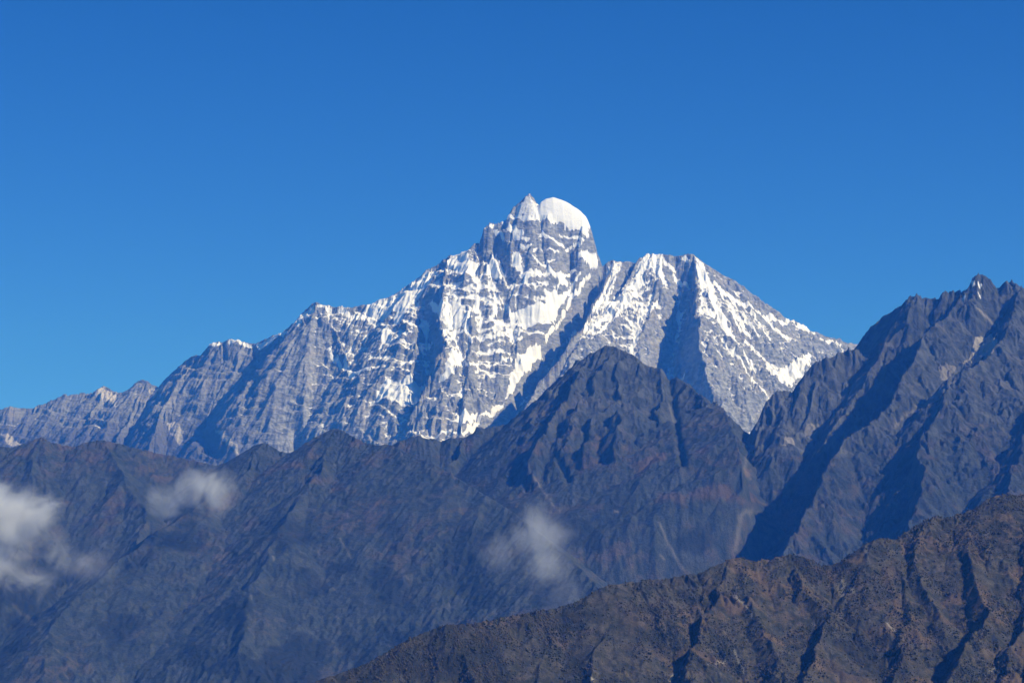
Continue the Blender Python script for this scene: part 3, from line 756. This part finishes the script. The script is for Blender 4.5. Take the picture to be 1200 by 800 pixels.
    # scrub: tens of thousands of low tufts, denser in the damp hollows
    rg = np.random.default_rng(8)
    gy, gx = np.gradient(R.H, R.ys, R.xs)
    patch = fbm(R.X, R.Y, 140, 4, 481) + 0.5 * fbm(R.X, R.Y, 35, 3, 485)
    ok = (R.PX > 300) & (R.PX < 1320) & (R.PY < 840) & (gy > -0.1)
    wgt = np.where(ok, np.clip(0.25 + 1.8 * patch + 0.25 * sstep(760, 620, R.PX), 0.02, 1.5), 0).ravel()
    n = 34000
    pick = rg.choice(wgt.size, n, p=wgt / wgt.sum())
    c = np.stack([R.X.ravel()[pick] + rg.uniform(-1.2, 1.2, n), R.Y.ravel()[pick] + rg.uniform(-1.2, 1.2, n), R.H.ravel()[pick]], 1)
    rad = rg.lognormal(0.55, 0.4, n).clip(0.8, 4.5); hgt = rad * rg.uniform(0.7, 1.7, n)
    k = 5
    a = rg.uniform(0, 6.28, n)[:, None] + np.arange(k) * (2 * math.pi / k)
    rr = rad[:, None] * rg.uniform(0.6, 1.15, (n, k))
    V = np.empty((n, k + 2, 3), f32)
    V[:, :k, 0] = c[:, None, 0] + rr * np.cos(a); V[:, :k, 1] = c[:, None, 1] + rr * np.sin(a)
    V[:, :k, 2] = c[:, None, 2] + hgt[:, None] * rg.uniform(0.25, 0.6, (n, k))
    V[:, k] = c + np.stack([rg.normal(0, .3, n) * rad, rg.normal(0, .3, n) * rad, hgt], 1)
    V[:, k + 1] = c - np.array([0, 0, 2.0])
    tri = []
    for i in range(k):
        tri += [(i, (i + 1) % k, k), ((i + 1) % k, i, k + 1)]
    T = (np.arange(n, dtype=np.int64)[:, None, None] * (k + 2) + np.array(tri)[None]).reshape(-1, 3).astype(np.int32)
    me = bpy.data.meshes.new('scrub')
    me.vertices.add(n * (k + 2)); me.vertices.foreach_set('co', V.ravel())
    me.loops.add(T.size); me.loops.foreach_set('vertex_index', T.ravel())
    me.polygons.add(len(T)); me.polygons.foreach_set('loop_start', np.arange(0, T.size, 3, dtype=np.int32))
    me.polygons.foreach_set('loop_total', np.full(len(T), 3, np.int32))
    me.update(calc_edges=True)
    t = NT('scrub_leaves')
    nn = t.noise(t.coords(), 1 / 60, 4)
    t.l(t.mix(t.smooth(nn, 0.4, 0.62), (0.036, 0.041, 0.030), (0.080, 0.068, 0.046)), t.b.inputs['Base Color'])
    t.b.inputs['Roughness'].default_value = 0.95; t.b.inputs['Specular IOR Level'].default_value = 0.1
    me.materials.append(t.m)
    so = bpy.data.objects.new('scrub', me); C.objects.link(so)
    tag(so, 'low dark scrub dotting the brown front ridge', 'scrub', 'stuff')
front_ridge()

# ------------------------------------------------------------------ clouds
def cloud(px, py, D, wpx, hpx, seed, dens, label, lobes, depth=None):
    """one body of vapour: a few soft lobes broken up by noise; lobes are (x, z, radius, weight) in half-widths"""
    import bmesh
    x, y, z = at(px, py, D)
    m = D / F
    bm = bmesh.new()
    bmesh.ops.create_icosphere(bm, subdivisions=3, radius=1.0)
    me = bpy.data.meshes.new('cloud'); bm.to_mesh(me); bm.free()
    o = bpy.data.objects.new('cloud', me); C.objects.link(o)
    o.location = (x, y, z)
    o.scale = (wpx * m * 0.5, (depth or 0.4 * (wpx + hpx)) * m * 0.5, hpx * m * 0.5)
    t = NT('cloud_vapour')
    t.t.nodes.remove(t.b)
    tc = t.n('ShaderNodeTexCoord')
    mp = t.n('ShaderNodeMapping')
    mp.inputs['Location'].default_value = (seed * 3.7, seed * 1.3, seed * 2.1)
    k = min(wpx, hpx)
    mp.inputs['Scale'].default_value = (wpx / k, 1.0, hpx / k)
    t.l(tc.outputs['Object'], mp.inputs['Vector'])
    nz = t.noise(mp.outputs[0], 1.9, 8, 0.62, 0.9)
    tot = None
    for lx, lz, lr, lw in lobes:
        df = t.n('ShaderNodeVectorMath', operation='DISTANCE')
        t.l(tc.outputs['Object'], df.inputs[0]); df.inputs[1].default_value = (lx, 0, lz)
        f = t.math('MULTIPLY', t.smooth(df.outputs['Value'], lr * 1.25, 0.0), lw)
        tot = f if tot is None else t.math('MAXIMUM', tot, f)
    d = t.smooth(t.math('ADD', t.math('MULTIPLY', nz, 1.7), t.math('MULTIPLY', tot, 0.55)), 0.98, 1.5)
    d = t.math('MULTIPLY', t.math('MULTIPLY', d, tot), dens)
    v = t.n('ShaderNodeVolumePrincipled')
    v.inputs['Color'].default_value = (0.94, 0.97, 1.0, 1)
    v.inputs['Anisotropy'].default_value = 0.0
    t.l(d, v.inputs['Density'])
    t.l(v.outputs[0], t.out.inputs['Volume'])
    me.materials.append(t.m)
    tag(o, label, 'cloud', None, 'small clouds drifting before the dark ridge')
    return o
cloud(12, 632, 10900, 370, 270, 1, 0.040, 'largest white cloud, at the left edge in front of the dark ridge',
      [(-0.10, 0.16, 0.46, 1.0), (-0.20, -0.12, 0.46, 0.9), (0.10, 0.22, 0.30, 0.8), (0.46, -0.18, 0.28, 0.2), (0.22, -0.06, 0.32, 0.5), (0.0, -0.3, 0.4, 0.5)])
cloud(228, 578, 11400, 230, 140, 2, 0.0095, 'flat pale cloud just below the skyline of the dark left ridge',
      [(0.08, 0.08, 0.55, 1.0), (-0.24, -0.08, 0.45, 0.85), (0.12, -0.3, 0.4, 0.5)])
cloud(634, 648, 10100, 250, 240, 3, 0.0062, 'thin wispy cloud trailing downward above the front brown hill',
      [(-0.02, 0.18, 0.45, 1.0), (0.06, -0.10, 0.40, 1.0), (0.15, -0.36, 0.38, 0.55), (-0.40, 0.04, 0.38, 0.7)])

# ------------------------------------------------------------------ air
hz = bpy.data.meshes.new('haze')
x0, x1, y0, y1, z0, z1 = -31000, 31000, -7000, 37000, GZ - 1, 4600
hz.from_pydata([(x0, y0, z0), (x1, y0, z0), (x1, y1, z0), (x0, y1, z0), (x0, y0, z1), (x1, y0, z1), (x1, y1, z1), (x0, y1, z1)], [],
               [(0, 3, 2, 1), (4, 5, 6, 7), (0, 1, 5, 4), (1, 2, 6, 5), (2, 3, 7, 6), (3, 0, 4, 7)])
t = NT('blue_air')
t.t.nodes.remove(t.b)
v = t.n('ShaderNodeVolumePrincipled')
v.inputs['Color'].default_value = (0.04, 0.25, 1.0, 1)
v.inputs['Absorption Color'].default_value = (1, 1, 1, 1)
v.inputs['Density'].default_value = 2.9e-5
v.inputs['Anisotropy'].default_value = 0.0
t.l(v.outputs[0], t.out.inputs['Volume'])
hz.materials.append(t.m)
ho = bpy.data.objects.new('haze', hz); C.objects.link(ho)
tag(ho, 'thin blue mountain air over the whole view', 'haze', 'stuff')
